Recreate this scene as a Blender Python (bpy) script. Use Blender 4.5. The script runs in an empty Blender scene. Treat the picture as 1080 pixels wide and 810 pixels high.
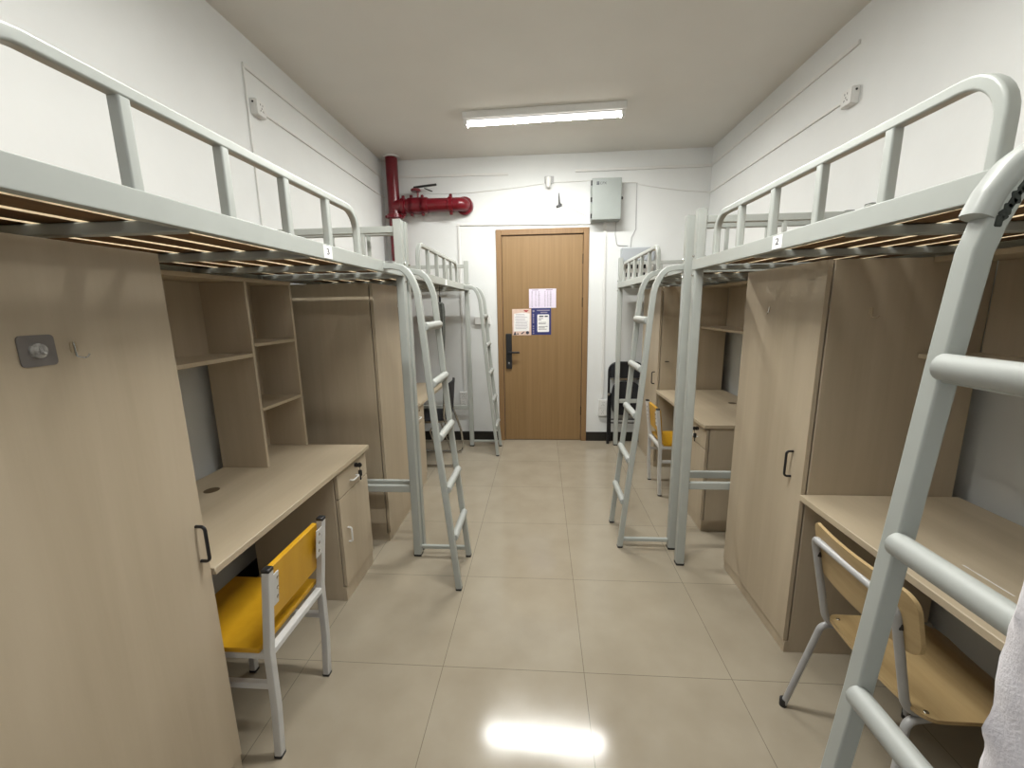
import bpy, bmesh, math, random
from mathutils import Vector, Matrix

random.seed(7)
S = bpy.context.scene
COL = S.collection

# ------------------------------------------------------------------ camera
CAM_H = 1.51275
FPX, YAW, PITCH, ROLL = 433.215, -0.0721147, 0.18534, -0.0163449
cy, sy = math.cos(YAW), math.sin(YAW)
cp, sp = math.cos(PITCH), math.sin(PITCH)
cr, sr = math.cos(ROLL), math.sin(ROLL)
RB = Matrix(((1, 0, 0), (0, 0, -1), (0, 1, 0)))
RY = Matrix(((cy, 0, -sy), (0, 1, 0), (sy, 0, cy)))
RX = Matrix(((1, 0, 0), (0, cp, -sp), (0, sp, cp)))
RZ = Matrix(((cr, -sr, 0), (sr, cr, 0), (0, 0, 1)))
RW = RZ @ RX @ RY @ RB            # world -> camera (x right, y down, z forward)
cam_data = bpy.data.cameras.new('camera')
cam_data.sensor_width = 36.0
cam_data.lens = FPX / 1080.0 * 36.0
cam_data.clip_start = 0.02
cam = bpy.data.objects.new('camera', cam_data)
COL.objects.link(cam)
M4 = Matrix((RW[0], -RW[1], -RW[2])).transposed().to_4x4()
M4.translation = Vector((0, 0, CAM_H))
cam.matrix_world = M4
S.camera = cam

# ------------------------------------------------------------------ light
S.view_settings.view_transform = 'Standard'
S.view_settings.look = 'None'
S.view_settings.gamma = 1.0
S.view_settings.use_curve_mapping = False
S.view_settings.exposure = 0.62
TUBE_EMIT = 240.0
W = bpy.data.worlds.new('world')
S.world = W
W.use_nodes = True
W.node_tree.nodes['Background'].inputs[0].default_value = (0.86, 0.88, 1.0, 1)
W.node_tree.nodes['Background'].inputs[1].default_value = 0.30
S.cycles.max_bounces = 10
S.cycles.diffuse_bounces = 7
S.cycles.use_denoising = True
S.cycles.sample_clamp_indirect = 6.0

# ------------------------------------------------------------------ materials
def new_mat(name):
    m = bpy.data.materials.new(name)
    m.use_nodes = True
    nt = m.node_tree
    return m, nt, nt.nodes['Principled BSDF']

def N(nt, typ, **kw):
    n = nt.nodes.new(typ)
    for k, v in kw.items():
        setattr(n, k, v)
    return n

def plain(name, col, rough=0.5, metal=0.0, var=0.06, scale=30.0, bump=0.0, coat=0.0):
    """procedural paint: base colour with a little mottled variation"""
    m, nt, b = new_mat(name)
    tc = N(nt, 'ShaderNodeTexCoord')
    nz = N(nt, 'ShaderNodeTexNoise')
    nz.inputs['Scale'].default_value = scale
    nz.inputs['Detail'].default_value = 4
    nt.links.new(tc.outputs['Object'], nz.inputs['Vector'])
    rp = N(nt, 'ShaderNodeValToRGB')
    rp.color_ramp.elements[0].position = 0.3
    rp.color_ramp.elements[1].position = 0.7
    rp.color_ramp.elements[0].color = (*[c * (1 - var) for c in col], 1)
    rp.color_ramp.elements[1].color = (*[min(1, c * (1 + var)) for c in col], 1)
    nt.links.new(nz.outputs['Fac'], rp.inputs['Fac'])
    nt.links.new(rp.outputs['Color'], b.inputs['Base Color'])
    b.inputs['Roughness'].default_value = rough
    b.inputs['Metallic'].default_value = metal
    if coat:
        b.inputs['Coat Weight'].default_value = coat
        b.inputs['Coat Roughness'].default_value = 0.15
    if bump:
        bp = N(nt, 'ShaderNodeBump')
        bp.inputs['Strength'].default_value = bump
        bp.inputs['Distance'].default_value = 0.002
        nz2 = N(nt, 'ShaderNodeTexNoise')
        nz2.inputs['Scale'].default_value = scale * 6
        nt.links.new(tc.outputs['Object'], nz2.inputs['Vector'])
        nt.links.new(nz2.outputs['Fac'], bp.inputs['Height'])
        nt.links.new(bp.outputs['Normal'], b.inputs['Normal'])
    return m

def wood(name, dark, light, axis='Z', rough=0.45, freq=26.0, stretch=0.03):
    """laminate / timber: noise stretched along one axis"""
    m, nt, b = new_mat(name)
    tc = N(nt, 'ShaderNodeTexCoord')
    mp = N(nt, 'ShaderNodeMapping')
    sc = [1, 1, 1]
    sc['XYZ'.index(axis)] = stretch
    mp.inputs['Scale'].default_value = sc
    nt.links.new(tc.outputs['Object'], mp.inputs['Vector'])
    n1 = N(nt, 'ShaderNodeTexNoise')
    n1.inputs['Scale'].default_value = freq
    n1.inputs['Detail'].default_value = 5
    n1.inputs['Roughness'].default_value = 0.6
    n1.inputs['Distortion'].default_value = 0.4
    nt.links.new(mp.outputs['Vector'], n1.inputs['Vector'])
    n2 = N(nt, 'ShaderNodeTexNoise')
    n2.inputs['Scale'].default_value = freq * 6
    n2.inputs['Detail'].default_value = 2
    nt.links.new(mp.outputs['Vector'], n2.inputs['Vector'])
    mx = N(nt, 'ShaderNodeMath', operation='MULTIPLY_ADD')
    mx.inputs[1].default_value = 0.14
    nt.links.new(n2.outputs['Fac'], mx.inputs[0])
    sc2 = N(nt, 'ShaderNodeMath', operation='MULTIPLY')
    sc2.inputs[1].default_value = 0.86
    nt.links.new(n1.outputs['Fac'], sc2.inputs[0])
    nt.links.new(sc2.outputs[0], mx.inputs[2])
    rp = N(nt, 'ShaderNodeValToRGB')
    rp.color_ramp.elements[0].position = 0.34
    rp.color_ramp.elements[1].position = 0.66
    rp.color_ramp.elements[0].color = (*dark, 1)
    rp.color_ramp.elements[1].color = (*light, 1)
    nt.links.new(mx.outputs[0], rp.inputs['Fac'])
    nt.links.new(rp.outputs['Color'], b.inputs['Base Color'])
    b.inputs['Roughness'].default_value = rough
    return m

def floor_mat():
    m, nt, b = new_mat('polished_floor_tile')
    geo = N(nt, 'ShaderNodeNewGeometry')
    sx = N(nt, 'ShaderNodeSeparateXYZ')
    nt.links.new(geo.outputs['Position'], sx.inputs[0])
    masks, cells = [], []
    for k, off in ((0, -0.4254), (1, 1.4844)):
        a = N(nt, 'ShaderNodeMath', operation='SUBTRACT'); a.inputs[1].default_value = off
        nt.links.new(sx.outputs[k], a.inputs[0])
        d = N(nt, 'ShaderNodeMath', operation='DIVIDE'); d.inputs[1].default_value = 0.6
        nt.links.new(a.outputs[0], d.inputs[0])
        f = N(nt, 'ShaderNodeMath', operation='FRACT'); nt.links.new(d.outputs[0], f.inputs[0])
        fl = N(nt, 'ShaderNodeMath', operation='FLOOR'); nt.links.new(d.outputs[0], fl.inputs[0])
        cells.append(fl)
        g = N(nt, 'ShaderNodeMath', operation='LESS_THAN'); g.inputs[1].default_value = 0.0042
        nt.links.new(f.outputs[0], g.inputs[0])
        masks.append(g)
    mxx = N(nt, 'ShaderNodeMath', operation='MAXIMUM')
    nt.links.new(masks[0].outputs[0], mxx.inputs[0]); nt.links.new(masks[1].outputs[0], mxx.inputs[1])
    cb = N(nt, 'ShaderNodeCombineXYZ')
    nt.links.new(cells[0].outputs[0], cb.inputs[0]); nt.links.new(cells[1].outputs[0], cb.inputs[1])
    wn = N(nt, 'ShaderNodeTexWhiteNoise'); nt.links.new(cb.outputs[0], wn.inputs['Vector'])
    nz = N(nt, 'ShaderNodeTexNoise')
    nz.inputs['Scale'].default_value = 5.0; nz.inputs['Detail'].default_value = 6
    nt.links.new(geo.outputs['Position'], nz.inputs['Vector'])
    ad = N(nt, 'ShaderNodeMath', operation='MULTIPLY_ADD'); ad.inputs[1].default_value = 0.14
    nt.links.new(wn.outputs['Value'], ad.inputs[0]); nt.links.new(nz.outputs['Fac'], ad.inputs[2])
    rp = N(nt, 'ShaderNodeValToRGB')
    rp.color_ramp.elements[0].position = 0.3; rp.color_ramp.elements[1].position = 0.85
    rp.color_ramp.elements[0].color = (0.288, 0.248, 0.185, 1)
    rp.color_ramp.elements[1].color = (0.345, 0.304, 0.232, 1)
    nt.links.new(ad.outputs[0], rp.inputs['Fac'])
    mix = N(nt, 'ShaderNodeMix', data_type='RGBA')
    mix.inputs[7].default_value = (0.16, 0.14, 0.10, 1)
    nt.links.new(mxx.outputs[0], mix.inputs[0]); nt.links.new(rp.outputs['Color'], mix.inputs[6])
    nt.links.new(mix.outputs[2], b.inputs['Base Color'])
    rr = N(nt, 'ShaderNodeMath', operation='MULTIPLY_ADD'); rr.inputs[1].default_value = 0.16; rr.inputs[2].default_value = 0.05
    nt.links.new(nz.outputs['Fac'], rr.inputs[0]); nt.links.new(rr.outputs[0], b.inputs['Roughness'])
    b.inputs['Specular IOR Level'].default_value = 0.4
    return m

def emit_mat(name, col, strength):
    m, nt, b = new_mat(name)
    b.inputs['Base Color'].default_value = (0.9, 0.9, 0.9, 1)
    b.inputs['Emission Color'].default_value = (*col, 1)
    b.inputs['Emission Strength'].default_value = strength
    return m

WALL = plain('white_wall_paint', (0.665, 0.68, 0.672), 0.75, var=0.02, scale=4, bump=0.25)
CEIL = plain('ceiling_paint', (0.64, 0.63, 0.59), 0.85, var=0.015, scale=3, bump=0.1)
FLOOR = floor_mat()
LAM = wood('beige_laminate', (0.43, 0.355, 0.252), (0.495, 0.415, 0.303), 'Z', 0.42, 9, 0.07)
LAMY = wood('beige_laminate_worktop', (0.435, 0.36, 0.25), (0.50, 0.418, 0.298), 'Y', 0.42, 9, 0.07)
LAMD = plain('laminate_edge_band', (0.43, 0.345, 0.23), 0.5, var=0.05)
DOORW = wood('oak_door_veneer', (0.215, 0.128, 0.05), (0.265, 0.162, 0.069), 'Z', 0.5, 40, 0.02)
DOORF = wood('oak_door_frame', (0.21, 0.12, 0.05), (0.26, 0.155, 0.068), 'Z', 0.5, 40, 0.02)
STEEL = plain('grey_painted_steel', (0.38, 0.40, 0.375), 0.38, var=0.03, scale=8)
STEELW = plain('white_painted_steel', (0.56, 0.56, 0.545), 0.4, var=0.05, scale=14)
FOAM = plain('grey_plastic_tread', (0.36, 0.375, 0.355), 0.42, var=0.04, scale=20)
TORN = plain('dark_torn_tape', (0.03, 0.035, 0.03), 0.8, var=0.4, scale=60)
BOARD = wood('brown_bed_board', (0.10, 0.05, 0.017), (0.21, 0.11, 0.04), 'Y', 0.7, 18, 0.06)
SAWN = plain('raw_sawn_pine', (0.66, 0.53, 0.34), 0.8, var=0.12, scale=40)
YELLOW = wood('yellow_painted_board', (0.53, 0.28, 0.010), (0.60, 0.33, 0.016), 'Z', 0.35, 14, 0.15)
PLY = wood('pale_plywood', (0.36, 0.25, 0.115), (0.46, 0.335, 0.17), 'Y', 0.4, 22, 0.05)
PLYE = plain('plywood_edge', (0.42, 0.27, 0.11), 0.6, var=0.15, scale=80)
BLACK = plain('black_plastic', (0.012, 0.012, 0.013), 0.45, var=0.2)
BLACKM = plain('black_metal', (0.01, 0.01, 0.012), 0.3, var=0.1)
BLACKF = plain('black_fabric', (0.012, 0.012, 0.014), 0.85, var=0.3, scale=120)
GREYTUBE = plain('grey_tube', (0.36, 0.36, 0.36), 0.3, var=0.05)
CHROME = plain('chrome', (0.62, 0.62, 0.6), 0.18, metal=1.0, var=0.05)
RED = plain('red_gloss_paint', (0.125, 0.003, 0.009), 0.28, var=0.08, scale=20)
WHITEP = plain('white_plastic', (0.66, 0.66, 0.64), 0.4, var=0.02)
BOXG = plain('grey_green_box_paint', (0.27, 0.295, 0.28), 0.45, var=0.04, scale=6)
BOXL = plain('pale_grey_box_paint', (0.36, 0.385, 0.41), 0.5, var=0.03, scale=6)
SKIRT = plain('black_skirting', (0.014, 0.012, 0.010), 0.35, var=0.2)
PLASTER = plain('rough_plaster', (0.68, 0.66, 0.68), 0.9, var=0.03, scale=60, bump=0.3)
UMB = plain('dark_grey_umbrella_cloth', (0.08, 0.085, 0.075), 0.8, var=0.2, scale=60)
PAPERV = plain('lilac_white_paper', (0.66, 0.60, 0.72), 0.7, var=0.03)
PAPERP = plain('pink_cream_paper', (0.66, 0.50, 0.42), 0.7, var=0.08, scale=25)
PAPERW = plain('white_paper', (0.78, 0.77, 0.76), 0.7, var=0.02)
NAVY = plain('navy_print', (0.02, 0.025, 0.13), 0.5, var=0.15)
INK = plain('dark_ink', (0.05, 0.05, 0.07), 0.8, var=0.1)
INKR = plain('red_ink', (0.35, 0.05, 0.05), 0.8, var=0.1)
INKG = plain('grey_ink', (0.30, 0.27, 0.33), 0.8, var=0.1)
CLEAR = plain('clear_sucker_plastic', (0.33, 0.32, 0.30), 0.12, var=0.5, scale=90)
GREYPAD = plain('grey_hook_pad', (0.17, 0.155, 0.145), 0.35, var=0.1)
TUBE = emit_mat('lit_fluorescent_tube', (1.0, 0.995, 0.955), TUBE_EMIT)
DIFF = emit_mat('lit_diffuser_side', (1.0, 0.98, 0.93), 2.6)

# ------------------------------------------------------------------ mesh helpers
class MB:
    def __init__(self):
        self.bm = bmesh.new()

    def box(self, lo, hi, bevel=0.0, seg=1, rot=None, pivot=None):
        c = [(a + b) / 2 for a, b in zip(lo, hi)]
        d = [abs(b - a) for a, b in zip(lo, hi)]
        r = bmesh.ops.create_cube(self.bm, size=1.0)
        vs = r['verts']
        for v in vs:
            v.co = Vector((v.co.x * d[0] + c[0], v.co.y * d[1] + c[1], v.co.z * d[2] + c[2]))
        if bevel > 0:
            es = list({e for v in vs for e in v.link_edges})
            b = bmesh.ops.bevel(self.bm, geom=es, offset=min(bevel, min(d) * 0.45), segments=seg, affect='EDGES', profile=0.5)
            vs = list({v for f in b['faces'] for v in f.verts} | {v for v in vs if v.is_valid})
        if rot is not None:
            p = Vector(pivot if pivot else c)
            for v in vs:
                v.co = rot @ (v.co - p) + p
        return vs

    def sweep(self, pts, prof, up=(0, 0, 1), closed=False, cap=True, scale=None):
        """profile (list of 2D) swept along a polyline with mitred frames"""
        P = [Vector(p) for p in pts]
        n = len(P)
        T = []
        for i in range(n):
            if closed:
                t = (P[(i + 1) % n] - P[i]).normalized() + (P[i] - P[i - 1]).normalized()
            elif i == 0:
                t = P[1] - P[0]
            elif i == n - 1:
                t = P[-1] - P[-2]
            else:
                t = (P[i + 1] - P[i]).normalized() + (P[i] - P[i - 1]).normalized()
            T.append(t.normalized())
        u = Vector(up)
        if abs(u.dot(T[0])) > 0.95:
            u = Vector((1, 0, 0)) if abs(T[0].x) < 0.9 else Vector((0, 1, 0))
        u = (u - T[0] * u.dot(T[0])).normalized()
        rings = []
        for i in range(n):
            if i:
                q = T[i - 1].rotation_difference(T[i])
                u = q @ u
                u = (u - T[i] * u.dot(T[i])).normalized()
            w = T[i].cross(u)
            k = 1.0
            if 0 < i < n - 1:
                a = (P[i] - P[i - 1]).normalized(); b = (P[i + 1] - P[i]).normalized()
                k = 1.0 / max(0.5, math.sqrt((1 + a.dot(b)) / 2))
            s = scale[i] if scale else 1.0
            # stretch only across the mitre plane
            bend = Vector((0, 0, 0))
            if k > 1.0001:
                bend = (a - b).normalized()
            ring = []
            for (px, py) in prof:
                off = u * (px * s) + w * (py * s)
                if k > 1.0001:
                    off += bend * (off.dot(bend)) * (k - 1)
                ring.append(self.bm.verts.new(P[i] + off))
            rings.append(ring)
        m = len(prof)
        rng = range(n if closed else n - 1)
        for i in rng:
            A, B = rings[i], rings[(i + 1) % n]
            for j in range(m):
                self.bm.faces.new((A[j], A[(j + 1) % m], B[(j + 1) % m], B[j]))
        if cap and not closed:
            self.bm.faces.new(rings[0][::-1])
            self.bm.faces.new(rings[-1])
        return rings

    def tube(self, pts, r, seg=14, **kw):
        prof = [(r * math.cos(2 * math.pi * i / seg), r * math.sin(2 * math.pi * i / seg)) for i in range(seg)]
        return self.sweep(pts, prof, **kw)

    def sq(self, pts, a, b=None, rad=0.005, up=(0, 0, 1), **kw):
        b = b or a
        return self.sweep(pts, rounded(a, b, rad), up=up, **kw)

    def lathe(self, prof, c=(0, 0, 0), axis='Z', seg=20):
        """prof: list of (radius, height)"""
        rings = []
        for (r, h) in prof:
            ring = []
            for i in range(seg):
                t = 2 * math.pi * i / seg
                x, y = r * math.cos(t), r * math.sin(t)
                v = {'Z': (x, y, h), 'X': (h, x, y), 'Y': (y, h, x)}[axis]
                ring.append(self.bm.verts.new(Vector(v) + Vector(c)))
            rings.append(ring)
        for A, B in zip(rings, rings[1:]):
            for j in range(seg):
                self.bm.faces.new((A[j], A[(j + 1) % seg], B[(j + 1) % seg], B[j]))
        self.bm.faces.new(rings[0][::-1])
        self.bm.faces.new(rings[-1])

    def grid(self, fn, nu, nv, thick):
        """thick curved sheet: fn(u,v) -> (point, normal)"""
        top = [[None] * (nv + 1) for _ in range(nu + 1)]
        bot = [[None] * (nv + 1) for _ in range(nu + 1)]
        for i in range(nu + 1):
            for j in range(nv + 1):
                p, nrm = fn(i / nu, j / nv)
                p = Vector(p); nrm = Vector(nrm).normalized()
                top[i][j] = self.bm.verts.new(p + nrm * thick / 2)
                bot[i][j] = self.bm.verts.new(p - nrm * thick / 2)
        F = self.bm.faces.new
        for i in range(nu):
            for j in range(nv):
                F((top[i][j], top[i + 1][j], top[i + 1][j + 1], top[i][j + 1]))
                F((bot[i][j], bot[i][j + 1], bot[i + 1][j + 1], bot[i + 1][j]))
        for i in range(nu):
            F((top[i][0], bot[i][0], bot[i + 1][0], top[i + 1][0]))
            F((top[i][nv], top[i + 1][nv], bot[i + 1][nv], bot[i][nv]))
        for j in range(nv):
            F((top[0][j], top[0][j + 1], bot[0][j + 1], bot[0][j]))
            F((top[nu][j], bot[nu][j], bot[nu][j + 1], top[nu][j + 1]))

    def plate(self, outline, d0, d1, axis='Z'):
        """prism: 2D outline extruded between d0 and d1 along axis"""
        def mk(p, d):
            return {'Z': (p[0], p[1], d), 'X': (d, p[0], p[1]), 'Y': (p[0], d, p[1])}[axis]
        a = [self.bm.verts.new(mk(p, d0)) for p in outline]
        b = [self.bm.verts.new(mk(p, d1)) for p in outline]
        self.bm.faces.new(a[::-1]); self.bm.faces.new(b)
        n = len(a)
        for i in range(n):
            self.bm.faces.new((a[i], a[(i + 1) % n], b[(i + 1) % n], b[i]))

    def build(self, name, mat, parent=None, smooth=True):
        bmesh.ops.recalc_face_normals(self.bm, faces=self.bm.faces[:])
        me = bpy.data.meshes.new(name)
        self.bm.to_mesh(me)
        self.bm.free()
        if smooth:
            me.polygons.foreach_set('use_smooth', [True] * len(me.polygons))
            me.set_sharp_from_angle(angle=math.radians(38))
        me.materials.append(mat)
        o = bpy.data.objects.new(name, me)
        COL.objects.link(o)
        if smooth:
            w = o.modifiers.new('weighted_normal', 'WEIGHTED_NORMAL')
            w.keep_sharp = True
            w.weight = 80
        if parent:
            o.parent = parent
        return o

def rounded(a, b, r, n=3):
    """rounded rectangle outline centred on 0"""
    out = []
    for (sx, sy, a0) in ((1, 1, 0), (-1, 1, 90), (-1, -1, 180), (1, -1, 270)):
        for i in range(n + 1):
            t = math.radians(a0 + 90 * i / n)
            out.append((sx * (a / 2 - r) + r * math.cos(t), sy * (b / 2 - r) + r * math.sin(t)))
    return out

def fillet(pts, rad, n=6):
    """round the inner corners of a polyline; rad is a number or a list per inner corner"""
    P = [Vector(p) for p in pts]
    out = [P[0]]
    for i in range(1, len(P) - 1):
        r = rad[i - 1] if isinstance(rad, (list, tuple)) else rad
        a = (P[i - 1] - P[i]).normalized(); b = (P[i + 1] - P[i]).normalized()
        ang = a.angle(b)
        if r <= 0 or ang > math.pi - 0.01:
            out.append(P[i]); continue
        d = min(r / math.tan(ang / 2), (P[i - 1] - P[i]).length * 0.49, (P[i + 1] - P[i]).length * 0.49)
        r2 = d * math.tan(ang / 2)
        c = P[i] + (a + b).normalized() * (r2 / math.sin(ang / 2))
        s, e = P[i] + a * d - c, P[i] + b * d - c
        tot = s.angle(e)
        ax = s.cross(e).normalized()
        for k in range(n + 1):
            out.append(c + Matrix.Rotation(tot * k / n, 3, ax) @ s)
    out.append(P[-1])
    return out

def tag(o, label=None, cat=None, group=None, kind=None):
    if label: o['label'] = label
    if cat: o['category'] = cat
    if group: o['group'] = group
    if kind: o['kind'] = kind
    return o

def empty(name, loc, rz=0.0):
    o = bpy.data.objects.new(name, None)
    o.empty_display_size = 0.1
    COL.objects.link(o)
    o.location = loc
    o.rotation_euler = (0, 0, rz)
    return o

def copy_tree(o, parent=None):
    kids = [c for c in COL.objects if c.parent == o]
    c = o.copy()
    COL.objects.link(c)
    if parent: c.parent = parent
    for k in kids:
        copy_tree(k, c)
    return c

def text(s, name, size, mat, parent, loc, rot, depth=0.0004):
    cu = bpy.data.curves.new(name, 'FONT')
    cu.body = s
    cu.size = size
    cu.extrude = depth
    cu.align_x = 'CENTER'; cu.align_y = 'CENTER'
    cu.materials.append(mat)
    tmp = bpy.data.objects.new(name, cu)
    COL.objects.link(tmp)
    me = bpy.data.meshes.new_from_object(tmp.evaluated_get(bpy.context.evaluated_depsgraph_get()))
    bpy.data.objects.remove(tmp)
    o = bpy.data.objects.new(name, me)
    COL.objects.link(o)
    o.parent = parent
    o.location = loc
    o.rotation_euler = rot
    return o

PI = math.pi
# ------------------------------------------------------------------ room shell
XL, XR, YB, YN, ZC = -1.655, 1.70, 4.54, 0.275, 3.03
def shell(name, boxes, mat, bevel=0.0):
    m = MB()
    for lo, hi in boxes:
        m.box(lo, hi, bevel)
    return tag(m.build(name, mat, smooth=False), kind='structure')

shell('floor', [((XL - 0.15, -1.2, -0.12), (XR + 0.15, YB + 0.2, 0.0))], FLOOR)
shell('ceiling', [((XL - 0.15, YN - 0.2, ZC), (XR + 0.15, YB + 0.2, ZC + 0.12))], CEIL)
shell('wall_left', [((XL - 0.15, YN - 0.2, 0), (XL, YB + 0.2, ZC))], WALL)
shell('wall_right', [((XR, YN - 0.2, 0), (XR + 0.15, YB + 0.2, ZC))], WALL)
DX0, DX1, DZ = -0.475, 0.505, 2.315          # door frame outside
shell('wall_back', [((XL, YB, 0), (DX0, YB + 0.2, ZC)), ((DX1, YB, 0), (XR, YB + 0.2, ZC)),
                    ((DX0, YB, DZ), (DX1, YB + 0.2, ZC))], WALL)
# near wall with the balcony doorway the picture is taken through
JX = 0.3195
m = MB()
m.box((XL, YN - 0.2, 0), (-0.62, YN, ZC))
m.box((-0.62, YN - 0.2, 2.2), (JX + 0.02, YN, ZC))
m.box((JX + 0.02, YN - 0.2, 0), (XR, YN, ZC))
tag(m.build('wall_near', WALL, smooth=False), kind='structure')
# rough chipped plaster on the door jamb edge
m = MB()
nz = 330
prof = [(0.022, -0.2), (0.0, -0.2), (0.0, -0.15), (0.0, -0.10), (0.0, -0.06), (0.0, -0.035), (0.0, -0.018), (0.002, -0.006), (0.008, 0.0), (0.022, 0.003), (0.05, 0.003)]
rng = random.Random(3)
def smooth_noise(n, k):
    a = [rng.uniform(-1, 1) for _ in range(n)]
    for _ in range(k):
        a = [(a[max(0, i - 1)] + 2 * a[i] + a[min(n - 1, i + 1)]) / 4 for i in range(n)]
    return a
cols = [smooth_noise(nz + 1, 2) for _ in prof]
big = smooth_noise(nz + 1, 14)
rows = []
for i in range(nz + 1):
    z = 0.0 + 2.2 * i / nz
    row = []
    for j, (px, py) in enumerate(prof):
        edge = math.exp(-((j - 7) / 1.6) ** 2)
        dx = cols[j][i] * (0.0005 + 0.0045 * edge) + big[i] * 0.004 * edge
        dy = cols[(j + 3) % len(prof)][i] * 0.004 * edge + big[i] * 0.003 * edge
        row.append(m.bm.verts.new((JX + px + (dx if j > 0 else 0), YN + py + (dy if j > 0 else 0), z)))
    rows.append(row)
for a, b in zip(rows, rows[1:]):
    for j in range(len(prof) - 1):
        m.bm.faces.new((a[j], a[j + 1], b[j + 1], b[j]))
tag(m.build('trim_1', PLASTER), kind='structure')

m = MB()
m.box((XL, YB - 0.012, 0), (DX0, YB, 0.105), 0.003)
m.box((DX1, YB - 0.012, 0), (XR, YB, 0.105), 0.003)
tag(m.build('baseboard_back', SKIRT), kind='structure')
m = MB(); m.box((XL, YN, 0), (XL + 0.012, YB - 0.012, 0.105), 0.003)
tag(m.build('baseboard_left', SKIRT), kind='structure')
m = MB(); m.box((XR - 0.012, YN, 0), (XR, YB - 0.012, 0.105), 0.003)
tag(m.build('baseboard_right', SKIRT), kind='structure')

# ---- door
door = empty('door_1', (0, 0, 0)); tag(door, 'oak veneer door with black lever lock and three notices in the back wall', 'door', kind='structure')
FW = 0.058
m = MB()
m.box((DX0, YB - 0.014, 0), (DX0 + FW, YB + 0.12, DZ), 0.003)
m.box((DX1 - FW, YB - 0.014, 0), (DX1, YB + 0.12, DZ), 0.003)
m.box((DX0 + FW, YB - 0.014, DZ - FW), (DX1 - FW, YB + 0.12, DZ), 0.003)
m.build('door_frame', DOORF, door)
m = MB(); m.box((DX0 + FW + 0.004, YB + 0.006, 0.006), (DX1 - FW - 0.004, YB + 0.05, DZ - FW - 0.005), 0.002)
m.build('door_leaf', DOORW, door)
DY = YB + 0.006
m = MB(); m.box((-0.388, DY - 0.022, 0.835), (-0.322, DY + 0.002, 1.225), 0.008, 2)
lock = m.build('door_lock', BLACK, door)
m = MB()
m.tube([(-0.352, DY - 0.02, 1.02), (-0.352, DY - 0.055, 1.02)], 0.013)
m.box((-0.362, DY - 0.066, 1.009), (-0.235, DY - 0.048, 1.031), 0.006, 2)
m.build('lever', BLACKM, lock)
m = MB(); m.lathe([(0.010, -0.026), (0.012, -0.020)], (-0.355, DY, 0.90), 'Y', 16)
m.build('keyhole', CHROME, lock)
for z in (0.35, 1.55, 2.0):
    m = MB(); m.tube([(DX1 - FW - 0.001, DY - 0.006, z - 0.05), (DX1 - FW - 0.001, DY - 0.006, z + 0.05)], 0.006, 10)
    m.build('hinge', BLACKM, door)

# notices on the door
def notice(name, x0, x1, z0, z1, mat, label):
    o = MB(); o.box((x0, DY - 0.0018, z0), (x1, DY - 0.0002, z1))
    return tag(o.build(name, mat, smooth=False), label, 'notice', 'notices on the door')
n1 = notice('paper_notice', -0.128, 0.163, 1.497, 1.700, PAPERV, 'lilac white sheet of small columns, topmost notice on the door')
m = MB()
rg = random.Random(5)
for cx in (-0.095, -0.055, -0.02, 0.045, 0.075, 0.105):
    w = 0.012 if cx not in (-0.02, 0.105) else 0.02
    z = 1.675
    while z > 1.515:
        h = rg.uniform(0.004, 0.006)
        m.box((cx - w / 2, DY - 0.0024, z - h), (cx + w / 2 * rg.uniform(0.4, 1), DY - 0.0017, z))
        z -= 0.0105
for cx in (-0.06, 0.09):
    m.box((cx - 0.035, DY - 0.0024, 1.684), (cx + 0.035, DY - 0.0017, 1.692))
m.build('print', INKG, n1, False)['kind'] = 'stuff'
n2 = notice('paper_notice', -0.313, -0.108, 1.205, 1.490, PAPERP, 'pink and cream sheet left of the blue notice on the door')
m = MB(); m.plate([(-0.298, 1.247), (-0.128, 1.25), (-0.122, 1.44), (-0.20, 1.452), (-0.292, 1.44)], DY - 0.0026, DY - 0.0017, 'Y')
m.build('cream_panel', PAPERW, n2, False)
m = MB()
for k in range(11):
    z = 1.43 - k * 0.0155
    m.box((-0.285 + 0.012 * rg.random(), DY - 0.0032, z), (-0.14 - 0.05 * rg.random(), DY - 0.0025, z + 0.004))
m.build('print', INKG, n2, False)['kind'] = 'stuff'
m = MB()
m.plate([(-0.305, 1.208), (-0.27, 1.208), (-0.285, 1.25)], DY - 0.0034, DY - 0.0017, 'Y')
m.plate([(-0.265, 1.212), (-0.245, 1.212), (-0.255, 1.235)], DY - 0.0034, DY - 0.0017, 'Y')
m.plate([(-0.21, 1.215), (-0.18, 1.24), (-0.185, 1.246), (-0.222, 1.225)], DY - 0.0034, DY - 0.0017, 'Y')
m.lathe([(0.018, -0.0034), (0.018, -0.0017)], (-0.148, DY, 1.232), 'Y', 16)
m.build('emblem', INK, n2, False)['kind'] = 'stuff'
m = MB(); m.plate([(-0.19, 1.478), (-0.13, 1.476), (-0.155, 1.455), (-0.178, 1.462)], DY - 0.0034, DY - 0.0017, 'Y')
m.build('red_mark', INKR, n2, False)
n3 = notice('paper_notice', -0.103, 0.110, 1.208, 1.496, NAVY, 'navy blue notice with a white text panel on the door')
m = MB(); m.plate([(p[0] + 0.024, p[1] + 1.333) for p in rounded(0.128, 0.19, 0.01)], DY - 0.0026, DY - 0.0017, 'Y')
m.build('text_panel', PAPERW, n3, False)
m = MB()
m.box((-0.02, DY - 0.0032, 1.400), (0.028, DY - 0.0025, 1.414)); m.box((0.04, DY - 0.0032, 1.400), (0.075, DY - 0.0025, 1.414))
for k, w in enumerate((0.05, 0.03, 0.0, 0.085, 0.08, 0.0, 0.10, 0.07, 0.09)):
    if w: m.box((-0.028, DY - 0.0032, 1.382 - k * 0.0145), (-0.028 + w, DY - 0.0025, 1.387 - k * 0.0145))
m.build('print', INK, n3, False)['kind'] = 'stuff'
m = MB()
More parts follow.
